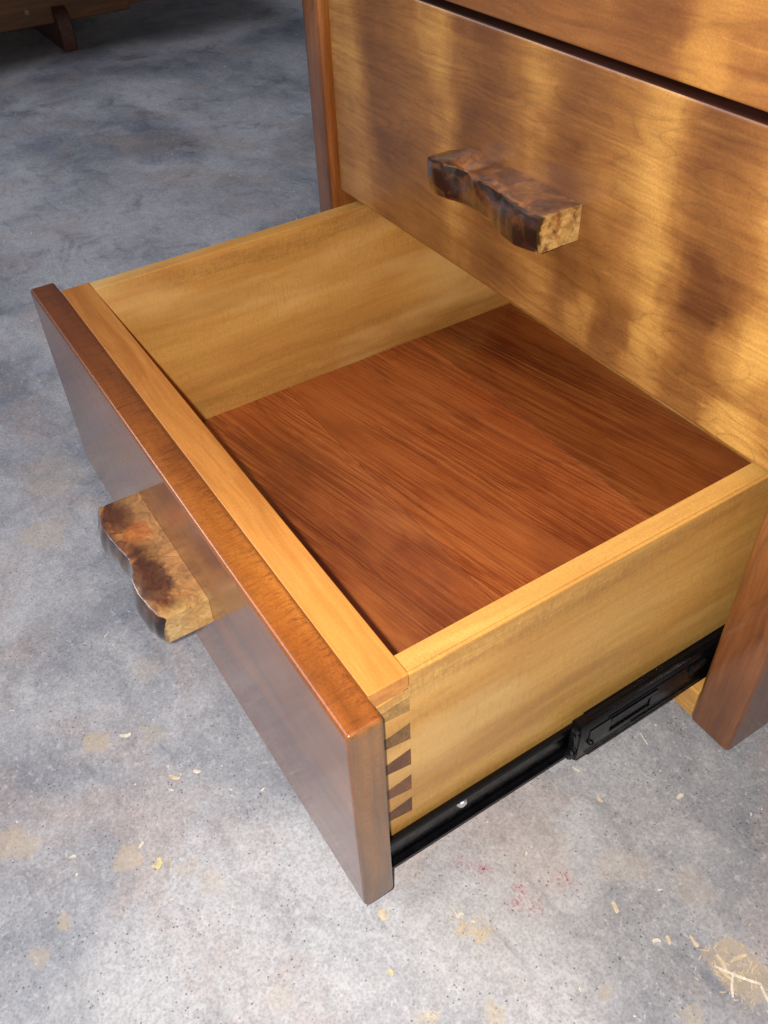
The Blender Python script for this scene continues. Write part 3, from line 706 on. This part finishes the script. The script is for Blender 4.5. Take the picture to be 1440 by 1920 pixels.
# ------------------------------------------------------------------ wood chips and shavings
def chip_mesh(L, Wd, seed, curl=0.15, t=0.0004):
    rnd = random.Random(seed); bm = bmesh.new(); n = 6; top = []; bot = []
    for i in range(n+1):
        u = i/n; w = Wd*(0.5+0.5*math.sin(math.pi*(0.15+0.7*u)))*rnd.uniform(0.75, 1.15)/2
        x = L*(u-0.5); yo = Wd*0.35*math.sin(u*3+seed); z = t + curl*L*((u-0.5)**2)*rnd.uniform(.8, 1.2) + 0.0001
        a = (x+rnd.uniform(-1,1)*L*0.03, yo-w); b = (x+rnd.uniform(-1,1)*L*0.03, yo+w)
        top.append((bm.verts.new((a[0], a[1], z)), bm.verts.new((b[0], b[1], z+t*0.3))))
        bot.append((bm.verts.new((a[0], a[1], z-t)), bm.verts.new((b[0], b[1], z-t*0.8))))
    for k in range(n):
        bm.faces.new((top[k][0], top[k+1][0], top[k+1][1], top[k][1]))
        bm.faces.new((bot[k][1], bot[k+1][1], bot[k+1][0], bot[k][0]))
        bm.faces.new((top[k][0], bot[k][0], bot[k+1][0], top[k+1][0]))
        bm.faces.new((top[k][1], top[k+1][1], bot[k+1][1], bot[k][1]))
    bm.faces.new((top[0][0], top[0][1], bot[0][1], bot[0][0])); bm.faces.new((top[n][0], bot[n][0], bot[n][1], top[n][1]))
    return bm
CHIPS = [  # x, y, length, width, angle, material, label, kind
 (0.2805,-0.0958,.0080,.0030, 70,M_CHIP,"pale cream wood sliver on the floor left of the open drawer's front panel","wood_chip"),
 (0.3372,-0.0638,.0050,.0030, 20,M_CHIP,"small pale wood flake on the floor beside the lower half of the front panel","wood_chip"),
 (0.3670,-0.1170,.0042,.0022, 90,M_CHIP,"tiny white flake above the yellow shaving in the lower left floor","wood_chip"),
 (0.3500,-0.1577,.0042,.0020, 60,M_CHIP,"short whitish flake between the two tan stains at lower left","wood_chip"),
 (0.3850,-0.1122,.0070,.0034,-10,M_CHIPY,"yellow wood shaving beside the tan stain at lower left","wood_shaving"),
 (0.3862,-0.1142,.0052,.0026, 80,M_CHIPY,"yellow wood shaving crossing another one at lower left","wood_shaving"),
 (0.3325,-0.0790,.0085,.0028, 45,M_CHIPT,"tan wood sliver on the floor below the burl handle","wood_chip"),
 (0.4932,-0.0076,.0070,.0042,-30,M_CHIPT,"tan wood flake on the floor right under the front panel's lower corner","wood_chip"),
 (0.5150, 0.0297,.0090,.0007,-5,M_CHIP,"thin straight pale splinter below the red paint specks","wood_splinter"),
 (0.5195, 0.0310,.0050,.0024, 75,M_CHIP,"small cream chip at the end of the thin splinter","wood_chip"),
 (0.5236,-0.0225,.0035,.0026, 40,M_CHIPY,"little yellowish chip alone on the floor at bottom centre","wood_chip"),
 (0.5675, 0.1134,.0070,.0032, 5,M_CHIPT,"tan wood chip on the floor between the red specks and the shavings heap","wood_chip"),
 (0.4915, 0.2128,.0100,.0006,-12,M_CHIP,"thin curved pale splinter beside the slide rail and the right post","wood_splinter"),
 (0.5085, 0.1555,.0055,.0022,-5,M_CHIPT,"tan sliver on open floor between slide rail and red specks","wood_chip"),
 (0.4830, 0.1569,.0055,.0014, 10,M_CHIP,"short cream sliver just below the mouth of the slide rail","wood_chip"),
 (0.5372, 0.2008,.0050,.0030, 60,M_CHIP,"cream flake on the floor below the right post","wood_chip"),
 (0.5960, 0.1200,.0050,.0024, 70,M_CHIP,"pale flake left of the shavings heap, beside a tan one","wood_chip"),
 (0.5992, 0.1262,.0046,.0028, 10,M_CHIPT,"tan flake left of the shavings heap, beside a pale one","wood_chip"),
 (0.6350, 0.1450,.0260,.0017, 37,M_CHIP,"longest pale shaving lying across the heap at lower right","wood_shaving"),
 (0.6375, 0.1385,.0125,.0015,-48,M_CHIP,"pale shaving crossing under the longest one at lower right","wood_shaving"),
 (0.6520, 0.1500,.0120,.0016,-22,M_CHIP,"pale slanting shaving at the photo's right edge","wood_shaving"),
 (0.6290, 0.1530,.0110,.0020, 70,M_CHIPT,"tan shaving standing out at the top of the heap at lower right","wood_shaving"),
 (0.6255, 0.1425,.0100,.0022,-15,M_CHIPT,"broad tan shaving in the middle of the heap, left of the longest one","wood_shaving"),
 (0.6310, 0.1395,.0080,.0018, 20,M_CHIPT,"short tan shaving at the bottom of the heap at lower right","wood_shaving"),
 (0.6080, 0.1385,.0070,.0022, 10,M_CHIPT,"tan curled shaving at the upper left of the heap","wood_shaving"),
]
for k, (x, y, L, wd, ang, m, lab, nm) in enumerate(CHIPS):
    o = obj(nm, chip_mesh(L, wd, k+3, curl=0.10 if L > .006 else 0.05), m, smooth=60)
    o.location = (x, y, 0.0); o.rotation_euler.z = math.radians(ang)
    o['label'] = lab; o['category'] = nm.replace('_', ' ')
# uncountable dust and crumbs
def crumbs(name, pts, mat, label):
    bm = bmesh.new()
    for (x, y, s, el, ang, zz) in pts:
        c, sn = math.cos(ang), math.sin(ang); vs = []
        for k in range(5):
            a = k*2*math.pi/5 + random.uniform(-.4, .4); px, py = math.cos(a)*s*el, math.sin(a)*s*random.uniform(.6, 1.1)
            vs.append((x+px*c-py*sn, y+px*sn+py*c))
        top = [bm.verts.new((a, b, zz+s*0.35)) for a, b in vs]; bot = [bm.verts.new((a, b, 0.00003)) for a, b in vs]
        bm.faces.new(top)
        for k in range(5): bm.faces.new((bot[k], bot[(k+1) % 5], top[(k+1) % 5], top[k]))
    o = obj(name, bm, mat, kind='stuff'); o['label'] = label; o['category'] = 'sawdust'
P = []
for _ in range(260):
    t = random.random()
    x = random.uniform(0.05, 0.75); y = random.uniform(-0.30, 0.30)
    P.append((x, y, random.choice([.0003, .0004, .0006, .0009]), random.uniform(1, 2.5), random.uniform(0, 6.28), 0))
for _ in range(160):
    P.append((random.uniform(-1.2, 0.1), random.uniform(-0.2, 1.2), random.uniform(.0006, .0016), random.uniform(1, 2), random.uniform(0, 6.28), 0))
crumbs("sawdust_crumbs", P, M_CHIP, "pale sawdust crumbs strewn over the concrete floor")
P = []
for (cx, cy, sp, nn) in ((0.629, 0.1475, 0.009, 60), (0.6455, 0.1475, 0.008, 26), (0.5342, 0.0352, 0.004, 30), (0.527, 0.028, 0.003, 20), (0.386, -0.111, 0.004, 12), (0.556, -0.018, .004, 14), (0.574, 0.015, .005, 10)):
    for _ in range(nn):
        P.append((random.gauss(cx, sp), random.gauss(cy, sp), random.uniform(.00018, .0005), random.uniform(1.5, 7), random.uniform(0, 6.28), random.uniform(0, .0006)))
crumbs("wood_shavings_heap", P, M_CHIPT, "loose tan wood shavings scattered in little heaps on the floor")
